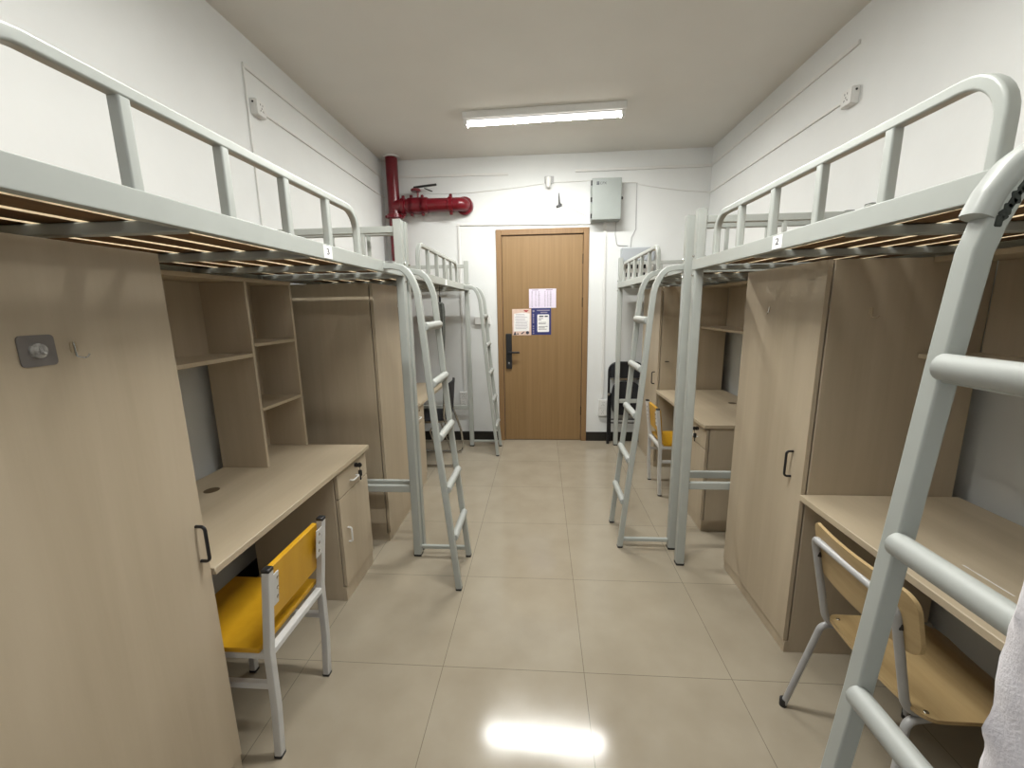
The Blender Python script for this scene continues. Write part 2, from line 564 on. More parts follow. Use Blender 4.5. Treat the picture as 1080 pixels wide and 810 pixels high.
for z in (1.22, 1.245, 1.27, 1.295, 1.335, 1.355, 1.375, 1.40, 1.42):
    m.box((-0.089, DY - 0.0026, z), (-0.075, DY - 0.0017, z + 0.013))
m.lathe([(0.011, -0.0026), (0.011, -0.0017)], (-0.08, DY, 1.465), 'Y', 14)
m.box((-0.045, DY - 0.0026, 1.466), (0.095, DY - 0.0017, 1.476)); m.box((-0.005, DY - 0.0026, 1.444), (0.07, DY - 0.0017, 1.454))
m.build('print', INKG, n3, False)['kind'] = 'stuff'

# ------------------------------------------------------------------ loft beds
# local frame: x = 0 aisle face, wall at -x; y = 0 foot without ladder, ladder at y = BL
BL, BW = 2.02, 0.855
PS = 0.045
def make_bed(root, lad=(1.69, 1.998), low_z=0.42, sleeve=False):
    def part(name, mat=STEEL, parent=root):
        o = m.build(name, mat, parent)
        return o
    for y in (PS / 2, BL - PS / 2):
        for x in (-PS / 2, -BW + PS / 2):
            m = MB(); m.sq([(x, y, 0.012), (x, y, 1.98)], PS, rad=0.006, up=(1, 0, 0))
            post = part('post')
            m = MB(); m.box((x - 0.0232, y - 0.0232, 0), (x + 0.0232, y + 0.0232, 0.016), 0.003)
            m.build('foot_cap', BLACK, post)
            m = MB(); m.box((x - 0.0215, y - 0.0215, 1.979), (x + 0.0215, y + 0.0215, 1.984), 0.002)
            m.build('top_cap', STEEL if x > -0.5 else BLACK, post)
    # side rails with bolts
    for x in (-0.0125, -BW + 0.0125):
        m = MB(); m.box((x - 0.0125, 0.002 if x > -0.1 else PS, 1.686), (x + 0.0125 + (0.003 if x > -0.1 else 0), BL - 0.002 if x > -0.1 else BL - PS, 1.738), 0.003, 2)
        rail = part('side_rail')
    for y in (PS / 2, BL - PS / 2):
        for z in (1.66, 1.755):
            m = MB(); m.lathe([(0.007, 0.0), (0.007, 0.005), (0.004, 0.008)], (0.0, y, z), 'X', 10)
            m.build('bolt', CHROME, root)
    # ends
    for y in (PS / 2, BL - PS / 2):
        m = MB(); m.box((-BW + PS, y - 0.0125, 1.683), (-PS, y + 0.0125, 1.735), 0.003)
        part('end_rail')
        m = MB(); m.box((-BW + PS, y - 0.0125, 1.915), (-PS, y + 0.0125, 1.950), 0.003)
        part('headrail')
        for x in (-0.22, -0.43, -0.64):
            m = MB(); m.sq([(x, y, 1.735), (x, y, 1.915)], 0.019, rad=0.004, up=(1, 0, 0))
            part('headrail_bar')
        m = MB(); m.box((-BW + PS, y - 0.0125, low_z), (-PS, y + 0.0125, low_z + 0.042), 0.003)
        part('brace')
    # guard rail
    g0, g1 = 0.255, 1.445
    m = MB()
    m.sq(fillet([(-0.0125, g0, 1.736), (-0.0125, g0, 1.9065), (-0.0125, g1, 1.9065), (-0.0125, g1, 1.736)], 0.085, 8), 0.026, rad=0.006, up=(1, 0, 0))
    gr = part('guard_rail')
    for y in (0.485, 0.725, 0.965, 1.205):
        m = MB(); m.sq([(-0.0125, y, 1.737), (-0.0125, y, 1.894)], 0.025, rad=0.005, up=(1, 0, 0))
        part('baluster', parent=gr)
    # cross ribs and boards
    for y in (0.60, 1.08, 1.54):
        m = MB(); m.box((-BW + 0.025, y - 0.016, 1.682), (-0.025, y + 0.016, 1.708), 0.003)
        part('rib')
    nb, gap, x = 7, 0.026, -0.0258
    w = (BW - 0.06 - gap * (nb - 1)) / nb
    for k in range(nb):
        x1 = x - k * (w + gap)
        m = MB(); m.box((x1 - w, 0.048, 1.7095), (x1, BL - 0.048, 1.724), 0.0008)
        bo = part('bed_board', BOARD)
        bo.data.materials.append(SAWN)
        for f in bo.data.polygons:
            if abs(f.normal.x) > 0.9: f.material_index = 1
    # ladder
    path = [(0.004, 1.714), (0.05, 1.712), (0.088, 1.703), (0.112, 1.684), (0.131, 1.655), (0.145, 1.62), (0.156, 1.58), (0.170, 1.42), (0.189, 1.17), (0.2165, 0.82), (0.2525, 0.46), (0.2945, 0.012)]
    for y in lad:
        m = MB(); m.sq([(px, y, pz) for px, pz in path], 0.031, rad=0.0045, up=(0, 1, 0))
        st = part('ladder_stile')
        m = MB(); m.box((0.2785, y - 0.0160, 0), (0.3100, y + 0.0160, 0.013), 0.002)
        m.build('foot_cap', BLACK, st)
        if sleeve and y == lad[0]:
            # foam grip pushed over the bend, its underside torn
            sp_ = [(0.0, 1.728), (0.05, 1.727), (0.097, 1.719), (0.128, 1.695), (0.150, 1.660), (0.162, 1.628)]
            sm = fillet([(a, y, b) for a, b in sp_], 0.05, 3)
            m = MB(); m.sq(sm, 0.038, 0.033, 0.014, up=(0, 1, 0))
            m.build('foam_grip', FOAM, st)
            m = MB()
            rgl = random.Random(11)
            for k in range(9):
                t = k / 8
                a = 0.147 - 0.033 * t; b = 1.622 + 0.062 * t
                q = Matrix.Rotation(rgl.uniform(-0.7, 0.7), 3, 'Y')
                s = rgl.uniform(0.005, 0.009)
                m.box((a - s, y - 0.0172, b - s * 1.3), (a + s * 0.6, y + 0.0172, b + s), 0.002, 1, q)
            m.build('torn_tape', TORN, st)
            m = MB()
            for k in range(7):
                t = k / 6
                a = 0.112 - 0.075 * t; b = 1.678 + 0.026 * t
                q = Matrix.Rotation(rgl.uniform(-0.5, 0.5), 3, 'Y')
                s = rgl.uniform(0.007, 0.011)
                m.box((a - s, y - 0.0180, b - s), (a + s, y + 0.0180, b + s * 0.7), 0.003, 1, q)
            m.build('peeling_tape', FOAM, st)
    def rx(z):
        for (a, b), (c, d) in zip(path, path[1:]):
            if d <= z <= b:
                return a + (c - a) * (b - z) / (b - d)
    for z in ((1.421, 1.126, 0.828, 0.528, 0.238) if sleeve else (1.425, 1.14, 0.858, 0.575, 0.302)):
        x = rx(z)
        m = MB()
        L = [(lad[0] + 0.009, 0.84), (lad[0] + 0.0125, 1.0), (lad[1] - 0.0125, 1.0), (lad[1] - 0.009, 0.84)]
        if sleeve: z -= 0.008
        prof = [(0.0205 * math.cos(t), 0.0195 * math.sin(t)) for t in [2 * PI * i / 18 for i in range(18)]]
        m.sweep([(x + 0.012, yy, z) for yy, _ in L], prof, up=(0, 0, 1), scale=[s for _, s in L])
        rung = part('ladder_rung', FOAM)
        m = MB(); m.box((x - 0.004, lad[0] + 0.01, z - 0.024), (x + 0.014, lad[1] - 0.01, z - 0.010), 0.003)
        m.build('rung_bar', STEEL, rung)
    yb = lad[1]
    m = MB(); m.box((0.0, yb - 0.011, 0.046), (0.293, yb + 0.011, 0.068), 0.003)
    part('foot_bar')
    return root

def number_tag(bed, y, s, label):
    m = MB(); m.box((0.0025, y - 0.029, 1.690), (0.0040, y + 0.029, 1.733))
    t = m.build('number_tag', PAPERW, bed, False)
    t['label'] = label
    if s:
        text(s, 'number', 0.030, INK, t, (0.0042, y, 1.712), (PI / 2, 0, PI / 2)).scale = (1.5, 1, 1)
    return t

bL1 = empty('loft_bed', (-0.745, 0.285, 0)); make_bed(bL1)
tag(bL1, 'grey steel loft bed on the left, the near one beside the big wardrobe door', 'loft bed', 'steel loft beds')
bL2 = copy_tree(bL1); bL2.location = (-0.745, 2.335, 0)
bL2['label'] = 'grey steel loft bed on the left, far one with an umbrella hanging below'
bR2 = empty('loft_bed', (0.79, 4.42, 0), PI); make_bed(bR2, low_z=0.475)
tag(bR2, 'grey steel loft bed on the right, far one beside the folded black chair', 'loft bed', 'steel loft beds')
bR1 = empty('loft_bed', (0.79, 2.285, 0), PI); make_bed(bR1, (1.612, 1.915), low_z=0.475, sleeve=True)
tag(bR1, 'grey steel loft bed on the right, near one with torn foam on its ladder', 'loft bed', 'steel loft beds')
number_tag(bL1, 1.163, '3', 'white paper tag numbered 3')
m = MB(); m.box((0.02, 1.672, 1.7305), (0.055, 1.7075, 1.7325)); m.build('ladder_tag', PAPERW, bL1, False)
number_tag(bL2, 0.94, '', 'small blank white tag')
number_tag(bR1, 0.794, '2', 'white paper tag numbered 2')

# ------------------------------------------------------------------ wardrobes
# local frame: x = 0 front, y 0..0.6 with the desk beyond y = 0.6
WH = 1.665
def make_wardrobe(root, hy=0.522):
    t = 0.018
    m = MB()
    m.box((-0.575, 0, 0), (-0.024, t, WH), 0.0015)
    m.box((-0.575, 0.6 - t, 0), (-0.024, 0.6, WH), 0.0015)
    m.box((-0.575, t, WH - t), (-0.025, 0.6 - t, WH), 0.0015)
    m.box((-0.565, t, 0.06), (-0.03, 0.6 - t, 0.078), 0.001)
    m.box((-0.575, t, 0.06), (-0.567, 0.6 - t, WH - t))
    m.build('carcass', LAM, root)
    m = MB(); m.box((-0.024, 0.0, 0), (-0.006, 0.6, 0.055), 0.001)
    m.build('plinth', LAM, root)
    m = MB(); m.box((-0.018, 0.001, 0.059), (0.0, 0.599, WH), 0.0018, 2)
    d = m.build('door', LAM, root)
    y = hy
    m = MB()
    m.tube(fillet([(-0.001, y, 0.790), (0.027, y, 0.790), (0.027, y, 0.900), (-0.001, y, 0.900)], 0.012, 5), 0.0048, 10)
    m.build('handle', BLACKM, d)
    for z in (0.2, 0.85, 1.5):
        m = MB(); m.box((-0.075, 0.019, z - 0.03), (-0.019, 0.035, z + 0.03), 0.003)
        m.build('hinge', CHROME, d)
    return root

wL1 = empty('wardrobe', (-1.003, 0.458, 0)); make_wardrobe(wL1, 0.572)
tag(wL1, 'beige laminate wardrobe at left front, with a square sticky hook on its door', 'wardrobe', 'beige wardrobes')
wL2 = empty('wardrobe', (-0.995, 2.425, 0)); make_wardrobe(wL2); wL2['category'] = 'wardrobe'; wL2['group'] = 'beige wardrobes'
wL2['label'] = 'beige laminate wardrobe on the left just beyond the desk with keys'
wR1 = copy_tree(wL2); wR1.location = (1.053, 2.238, 0); wR1.rotation_euler = (0, 0, PI)
wR1['label'] = 'beige laminate wardrobe at right beside the plywood chair'
wR2 = copy_tree(wL2); wR2.location = (1.053, 4.372, 0); wR2.rotation_euler = (0, 0, PI)
wR2['label'] = 'beige laminate wardrobe at far right near the folded black chair'

# ------------------------------------------------------------------ desks and desk hutches
def make_desk(root, key, ped=0.797):
    t = 0.018
    m = MB()
    L = 1.145
    m.box((-0.60, 0.003, 0.720), (0.0, L, 0.745), 0.002)
    top = m.build('tabletop', LAMY, root)
    m = MB(); m.lathe([(0.030, 0.7448), (0.030, 0.7460), (0.026, 0.7464)], (-0.445, 0.527, 0), 'Z', 24)
    m.build('cable_grommet', plain_grommet, top)
    m = MB(); m.box((-0.598, 0.002, 0.66), (-0.575, 1.14, 0.720), 0.002)
    m.build('support_cleat', LAM, root)
    y0, y1 = ped, ped + 0.338
    m = MB()
    m.box((-0.50, y0, 0), (-0.043, y0 + t, 0.720), 0.0015)
    m.box((-0.50, y1 - t, 0), (-0.043, y1, 0.720), 0.0015)
    m.box((-0.50, y0 + t, 0.08), (-0.045, y1 - t, 0.098))
    m.box((-0.50, y0 + t, 0.0), (-0.49, y1 - t, 0.72))
    m.build('pedestal', LAM, root)
    m = MB(); m.box((-0.043, y0, 0), (-0.027, y1, 0.078), 0.001)
    m.build('plinth', LAM, root)
    m = MB(); m.box((-0.038, y0 + 0.001, 0.575), (-0.020, y1 - 0.001, 0.714), 0.0015)
    dr = m.build('drawer', LAM, root)
    m = MB(); m.box((-0.038, y0 + 0.001, 0.083), (-0.020, y1 - 0.001, 0.570), 0.0015)
    dd = m.build('cabinet_door', LAM, root)
    def pull(y, z, parent, horizontal):
        m = MB()
        if horizontal:
            P = [(-0.021, y - 0.035, z), (0.0, y - 0.035, z), (0.0, y + 0.035, z), (-0.021, y + 0.035, z)]
        else:
            P = [(-0.021, y, z - 0.04), (0.0, y, z - 0.04), (0.0, y, z + 0.04), (-0.021, y, z + 0.04)]
        m.tube(fillet(P, 0.012, 5), 0.0045, 10)
        m.build('pull', WHITEP, parent)
    pull(y0 + 0.165, 0.622, dr, True)
    pull(y0 + 0.06, 0.35, dd, False)
    ly = y0 + 0.20
    m = MB()
    m.lathe([(0.011, -0.021), (0.011, -0.015), (0.007, -0.013)], (0, ly, 0.680), 'X', 14)
    lk = m.build('lock', BLACKM if key else CHROME, dr)
    if key:
        m = MB()
        m.box((-0.014, ly - 0.002, 0.667), (-0.004, ly + 0.002, 0.693), 0.001)
        m.lathe([(0.013, ly - 0.003), (0.013, ly + 0.003)], (0.006, 0, 0.680), 'Y', 14)
        m.tube([(0.006, ly, 0.667), (0.004, ly + 0.006, 0.648)], 0.0016, 6)
        m.plate([(p[0] + 0.003, p[1] + 0.632) for p in rounded(0.02, 0.034, 0.006)], ly + 0.004, ly + 0.009, 'Y')
        m.plate([(p[0] + 0.003, p[1] + 0.606) for p in rounded(0.007, 0.03, 0.002)], ly + 0.005, ly + 0.008, 'Y')
        k = m.build('key', BLACK, lk); k['label'] = 'black headed keys hanging from the drawer lock'
    return root

def make_hutch(root):
    t = 0.018
    x0, x1, zt = -0.60, -0.362, WH
    L = 1.145
    m = MB(); m.box((x0, 0.003, zt - t), (x1, L, zt), 0.0015); m.build('top_board', LAMY, root)
    for y in (0.785, L - t):
        m = MB(); m.box((x0, y, 0.7458), (x1, y + t, zt - t), 0.0015); m.build('upright', LAM, root)
    m = MB(); m.box((x0, 0.003, 1.300), (x1, 0.785, 1.318), 0.0015); m.build('shelf', LAMY, root)
    for z in (1.030, 1.345):
        m = MB(); m.box((x0 + 0.006, 0.785 + t, z), (x1, L - t, z + 0.016), 0.0015); m.build('shelf', LAMY, root)
    m = MB(); m.box((x0 + 0.013, 0.003, 1.318), (x0 + 0.02, 0.785, zt - t)); m.box((x0 + 0.013, 0.785 + t, 0.7458), (x0 + 0.02, L - t, zt - t))
    m.build('back_panel', LAM, root)
    return root

plain_grommet = plain('brown_grommet', (0.10, 0.065, 0.03), 0.5, var=0.1)
dL1 = empty('desk', (-0.995, 1.059, 0)); make_desk(dL1, True)
tag(dL1, 'beige desk on the near left with keys hanging in its drawer lock', 'desk', 'beige desks')
dR1 = empty('desk', (1.047, 1.637, 0), PI); make_desk(dR1, False)
tag(dR1, 'beige desk on the near right with the plywood chair pushed in', 'desk', 'beige desks')
dL2 = empty('desk', (-0.995, 3.026, 0)); make_desk(dL2, False, 0.03); dL2['category'] = 'desk'; dL2['group'] = 'beige desks'
dL2['label'] = 'beige desk on the far left, glimpsed behind the near ladder'
dR2 = copy_tree(dL1); dR2.location = (1.047, 3.771, 0); dR2.rotation_euler = (0, 0, PI)
dR2['label'] = 'beige desk on the far right with a yellow chair pushed in'
hL1 = empty('desk_hutch', (-0.995, 1.059, 0)); make_hutch(hL1)
tag(hL1, 'beige open shelf hutch standing on the near left desk', 'shelf unit', 'desk hutches')
for loc, rz, lab in (((1.047, 1.637, 0), PI, 'beige open shelf hutch on the near right desk, behind the ladder'),
                     ((-0.995, 3.026, 0), 0, 'beige open shelf hutch on the far left desk'),
                     ((1.047, 3.771, 0), PI, 'beige open shelf hutch on the far right desk above the yellow chair')):
    h = copy_tree(hL1); h.location = loc; h.rotation_euler = (0, 0, rz); h['label'] = lab

# white scratch on the near right tabletop
m = MB(); rg = random.Random(2)
pa, pb = Vector((1.237, 1.178, 0.7452)), Vector((1.238, 1.045, 0.7452))
a, b = [], []
for i in range(13):
    p = pa.lerp(pb, i / 12)
    w = 0.0026 * (0.4 + 0.6 * rg.random())
    a.append((p.x - w, p.y + w * 0.5)); b.append((p.x + w, p.y - w * 0.5))
m.plate(a + b[::-1], 0.7450, 0.7456, 'Z')
o = m.build('tape_strip', PAPERW, None, False); tag(o, 'torn thin white strip stuck on the near right desk top', 'tape')

# ------------------------------------------------------------------ yellow chairs (local: faces -x)
def make_yellow_chair(root):
    hw = 0.16
    for s in (-1, 1):
        m = MB(); m.sq([(-0.012, s * hw, 0.006), (0.0, s * hw, 0.20), (0.002, s * hw, 0.42), (0.034, s * hw, 0.712)], 0.026, rad=0.004, up=(0, 1, 0))
        lg = m.build('leg', STEELW, root)
        m = MB(); m.box((0.020, s * hw - 0.0135, 0.708), (0.048, s * hw + 0.0135, 0.722), 0.003); m.build('end_cap', BLACK, lg)
        m = MB(); m.box((-0.026, s * hw - 0.0135, 0), (0.002, s * hw + 0.0135, 0.012), 0.002); m.build('foot_cap', BLACK, lg)
        m = MB(); m.sq([(-0.335, s * hw, 0.006), (-0.325, s * hw, 0.40)], 0.025, rad=0.004, up=(0, 1, 0))
        lg = m.build('leg', STEELW, root)
        m = MB(); m.box((-0.349, s * hw - 0.0135, 0), (-0.321, s * hw + 0.0135, 0.012), 0.002); m.build('foot_cap', BLACK, lg)
        m = MB(); m.box((-0.33, s * hw - 0.011, 0.278), (0.0, s * hw + 0.011, 0.300), 0.003); m.build('stretcher', STEELW, root)
    m = MB()
    m.box((-0.337, -hw - 0.0125, 0.396), (0.013, -hw + 0.0125, 0.420), 0.003)
    m.box((-0.337, hw - 0.0125, 0.396), (0.013, hw + 0.0125, 0.420), 0.003)
    m.box((-0.012, -hw, 0.396), (0.014, hw, 0.420), 0.003)
    m.box((-0.337, -hw, 0.396), (-0.312, hw, 0.420), 0.003)
    m.build('seat_frame', STEELW, root)
    m = MB(); m.box((-0.37, -0.175, 0.420), (-0.020, 0.175, 0.440), 0.005, 2)
    m.build('seat', YELLOW, root)
    q = Matrix.Rotation(math.atan2(0.032, 0.292), 3, 'Y')
    m = MB(); m.box((-0.006, -0.147, 0.505), (0.014, 0.147, 0.702), 0.004, 2, q, (0.018, 0, 0.60))
    m.build('backrest', YELLOW, root)
    for s in (-1, 1):
        m = MB()
        m.box((0.0325, s * 0.135 - 0.026, 0.575), (0.0365, s * 0.135 + 0.012 * s + 0.026, 0.690), 0.001, 1, q, (0.0275, 0, 0.63))
        br = m.build('bracket', STEELW, root)
        m = MB()
        for z in (0.598, 0.632, 0.668):
            m.lathe([(0.006, 0.0365), (0.006, 0.0385), (0.003, 0.0405)], (-0.001 + (z - 0.63) * 0.11, s * 0.128, z), 'X', 10)
        m.build('screws', CHROME, br)
    return root
cL1 = empty('yellow_chair', (-0.893, 1.262, 0)); make_yellow_chair(cL1)
tag(cL1, 'yellow board chair with white frame pushed under the near left desk', 'chair', 'yellow chairs')
cR2 = copy_tree(cL1); cR2.location = (0.935, 3.32, 0); cR2.rotation_euler = (0, 0, PI)
cR2['label'] = 'yellow board chair with white frame at the far right desk'

# ------------------------------------------------------------------ plywood school chair (local: faces +x)
ch = empty('plywood_chair', (0.965, 1.162, 0)); tag(ch, 'pale plywood chair with grey tube frame at the near right desk', 'chair')
HW = 0.159
m = MB()
P = [(0.36, -HW, 0.418), (0.02, -HW, 0.412), (-0.055, -HW, 0.745), (-0.055, HW, 0.745), (0.02, HW, 0.412), (0.36, HW, 0.418)]
pts = fillet(P, [0.055, 0.035, 0.035, 0.055], 7)
pts = [Vector((p.x - (0.022 * (1 - (p.y / HW) ** 2) if p.z > 0.70 else 0), p.y, p.z)) for p in pts]
# subdivide the back loop so that it bows
out = []
for a, b in zip(pts, pts[1:]):
    out.append(a)
    if (b - a).length > 0.25 and a.z > 0.7:
        for k in range(1, 8):
            q = a.lerp(b, k / 8); out.append(Vector((q.x - 0.024 * (1 - (q.y / HW) ** 2), q.y, q.z)))
out.append(pts[-1])
m.tube(out, 0.0115, 12, up=(0, 1, 0))
m.build('back_frame', GREYTUBE, ch)
for s in (-1, 1):
    m = MB(); m.tube(fillet([(0.12, s * HW, 0.408), (0.015, s * (HW + 0.012), 0.400), (-0.045, s * (HW + 0.062), 0.01)], 0.03, 6), 0.0105, 12)
    lg = m.build('leg', GREYTUBE, ch)
    m = MB(); m.lathe([(0.013, 0.0), (0.013, 0.03)], (-0.047, s * (HW + 0.064), 0), 'Z', 12); m.build('foot_cap', BLACK, lg)
    m = MB(); m.tube(fillet([(0.16, s * HW, 0.408), (0.32, s * (HW + 0.008), 0.402), (0.37, s * (HW + 0.035), 0.01)], 0.03, 6), 0.0105, 12)
    lg = m.build('leg', GREYTUBE, ch)
    m = MB(); m.lathe([(0.013, 0.0), (0.013, 0.03)], (0.371, s * (HW + 0.036), 0), 'Z', 12); m.build('foot_cap', BLACK, lg)
    m = MB(); m.box((-0.046, s * HW - 0.012, 0.672), (-0.026, s * HW + 0.012, 0.694), 0.005, 2); m.build('clamp', BLACK, ch)
def seat_fn(u, v):
    # rounded plan, dished, front edge rolled down
    y = (v - 0.5) * 0.375
    x = 0.015 + u * 0.37
    wy = 1.0
    cr_ = 0.05
    du = min(u, 1 - u) * 0.37
    if du < cr_:
        wy = 1 - (1 - math.sqrt(max(0, 1 - (1 - du / cr_) ** 2))) * cr_ / 0.1875
    z = 0.434 - 0.010 * (1 - (2 * v - 1) ** 2) - 0.035 * max(0, (u - 0.72) / 0.28) ** 2 + 0.008 * max(0, (0.2 - u) / 0.2) ** 2
    return (x, y * wy - 0.015, z), (0.05, 0, 1)
m = MB(); m.grid(seat_fn, 70, 20, 0.011)
st = m.build('seat', PLY, ch)
m = MB()
for x, y in ((0.05, -0.165), (0.05, 0.165), (0.28, -0.165), (0.28, 0.165)):
    m.lathe([(0.006, 0.437), (0.006, 0.441), (0.003, 0.443)], (x, y - 0.015, 0), 'Z', 10)
m.build('rivets', CHROME, st)
def back_fn(u, v):
    y = (u - 0.5) * 0.39
    w = 1.0
    e = min(u, 1 - u) * 0.39
    cr_ = 0.04
    h = 0.18
    if e < cr_:
        w = 1 - (1 - math.sqrt(max(0, 1 - (1 - e / cr_) ** 2))) * cr_ / (h / 2)
    z = 0.708 + (v - 0.5) * h * w
    x = -0.027 - 0.024 * (1 - (y / 0.195) ** 2) - 0.22 * (z - 0.708)
    return (x, y - 0.015, z), (1, 0.25 * y / 0.195, 0.22)
m = MB(); m.grid(back_fn, 90, 10, 0.010)
m.build('backrest', PLY, ch)

# ------------------------------------------------------------------ bow-frame chair at far left desk (local: faces -x)
bc = empty('bow_chair', (-0.90, 3.90, 0)); tag(bc, 'black seated chair with chrome bow frame at the far left desk', 'chair')
for s in (-1, 1):
    y = s * 0.20
    m = MB()
    P = [(0.005, y, 0.80), (-0.02, y, 0.50), (0.06, y, 0.26), (0.085, y, 0.013), (-0.36, y, 0.013), (-0.33, y, 0.44), (-0.02, y, 0.46)]
    m.tube(fillet(P, [0.10, 0.08, 0.06, 0.06, 0.06], 6), 0.011, 12, up=(0, 1, 0))
    m.build('leg', CHROME, bc)
    m = MB(); m.tube(fillet([(-0.11, y, 0.44), (-0.16, y, 0.36), (-0.05, y, 0.012)], 0.04), 0.008, 10); m.build('strut', CHROME, bc)
m = MB(); m.tube([(-0.34, -0.2, 0.30), (-0.34, 0.2, 0.30)], 0.009, 10); m.build('stretcher', CHROME, bc)
m = MB(); m.box((-0.36, -0.205, 0.450), (-0.01, 0.205, 0.485), 0.014, 3); m.build('seat', BLACKF, bc)
m = MB(); m.grid(lambda u, v: ((0.012 + 0.03 * (2 * u - 1) ** 2 * -1 + 0.02 * v, (u - 0.5) * (0.34 + 0.08 * v), 0.53 + v * 0.28), (1, 0, 0)), 12, 10, 0.022)
m.build('backrest', BLACKF, bc)

# ------------------------------------------------------------------ folded chair against the back wall
fc = empty('folding_chair', (0.92, 4.462, 0)); tag(fc, 'black folding chair folded flat against the back wall by the door', 'chair')
m = MB(); m.tube(fillet([(-0.185, -0.02, 0.012), (-0.18, 0.03, 0.90), (0.18, 0.03, 0.90), (0.185, -0.02, 0.012)], 0.09, 8), 0.0125, 12, up=(0, 1, 0))
m.build('back_frame', BLACKM, fc)
m = MB()
m.tube([(-0.155, 0.03, 0.012), (-0.155, 0.055, 0.56)], 0.011, 12); m.build('leg', BLACKM, fc)
m = MB(); m.tube([(0.155, 0.03, 0.012), (0.155, 0.055, 0.56)], 0.011, 12); m.build('leg', BLACKM, fc)
for z in (0.275, 0.235):
    m = MB(); m.tube([(-0.18, -0.005, z), (0.18, -0.005, z)], 0.007, 10); m.build('crossbar', BLACKM, fc)
m = MB()
m.plate([(-0.168, 0.735), (0.168, 0.735), (0.168, 0.83), (0.15, 0.875), (0.11, 0.893), (-0.11, 0.893), (-0.15, 0.875), (-0.168, 0.83)], 0.010, 0.040, 'Y')
m.build('backrest', BLACKF, fc)
m = MB()
o = []
for i in range(36):
    t = 2 * PI * i / 36
    c, s = math.cos(t), math.sin(t)
    o.append((0.152 * math.copysign(abs(c) ** 0.55, c), 0.51 + 0.185 * math.copysign(abs(s) ** 0.55, s)))
m.plate(o, -0.022, 0.012, 'Y')
m.build('seat', BLACKF, fc)
m = MB(); m.box((-0.168, 0.012, 0.715), (0.168, 0.018, 0.728), 0.002); m.build('back_strip', CHROME, fc)
for s in (-1, 1):
    m = MB(); m.lathe([(0.014, -0.02), (0.014, 0.02)], (s * 0.184, 0.0, 0.56), 'Y', 14); m.build('pivot', CHROME, fc)
    m = MB(); m.lathe([(0.015, 0.0), (0.015, 0.03)], (s * 0.185, -0.022, 0), 'Z', 12); m.build('foot_cap', BLACK, fc)

# ------------------------------------------------------------------ umbrella hanging from the far left bed
um = empty('folded_umbrella', (-0.80, 3.28, 1.06)); tag(um, 'closed dark grey umbrella hanging below the far left bed', 'umbrella')
m = MB(); m.lathe([(0.006, 0.0), (0.012, 0.02), (0.024, 0.20), (0.033, 0.42), (0.029, 0.485), (0.012, 0.50)], (0, 0, 0), 'Z', 14)
for v in m.bm.verts:
    t = math.atan2(v.co.y, v.co.x)
    k = 1 + 0.16 * math.cos(7 * t)
    v.co.x *= k; v.co.y *= k
m.build('canopy', UMB, um)
m = MB(); m.lathe([(0.009, 0.495), (0.009, 0.535), (0.006, 0.545)], (0, 0, 0), 'Z', 12); m.build('handle', BLACK, um)
m = MB(); m.tube([(0, 0, 0.54), (0.002, 0.002, 0.63)], 0.0022, 6); m.build('strap', BLACK, um)

# ------------------------------------------------------------------ fluorescent fitting
def make_light(lt):
    m = MB(); m.box((-0.635, -0.045, -0.052), (0.635, 0.045, 0.0), 0.004); m.build('batten', WHITEP, lt)
    # LED tube: opaque back, bright diffuser below, dimmer diffuser sides
    m = MB(); m.plate([(0.078 * math.sin(t), -0.0845 - 0.078 * (math.cos(t) - math.cos(0.275))) for t in [(-0.275 + 0.55 * i / 10) for i in range(11)]], -0.598, 0.598, 'X'); m.build('tube', TUBE, lt)
    m = MB(); m.plate([(-0.022, -0.0842), (0.022, -0.0842), (0.022, -0.060), (-0.022, -0.060)], -0.598, 0.598, 'X'); m.build('diffuser', DIFF, lt)
    m = MB(); m.box((-0.60, -0.0235, -0.0605), (0.60, 0.0235, -0.0515), 0.002); m.build('tube_back', WHITEP, lt)
    for s in (-1, 1):
        m = MB(); m.box((s * 0.614 - 0.014, -0.027, -0.098), (s * 0.614 + 0.014, 0.027, -0.045), 0.005, 2)
        m.build('lamp_holder', WHITEP, lt)
    return lt
lt = make_light(empty('tube_light', (0.02, 3.555, ZC), math.radians(-2.0)))
tag(lt, 'lit fluorescent tube batten on the ceiling, the one nearer the door', 'ceiling light')
lt2 = copy_tree(lt); lt2.location = (0.02, 1.32, ZC); lt2.rotation_euler = (0, 0, 0)
lt2['label'] = 'lit fluorescent tube batten on the ceiling, the one over the near beds'

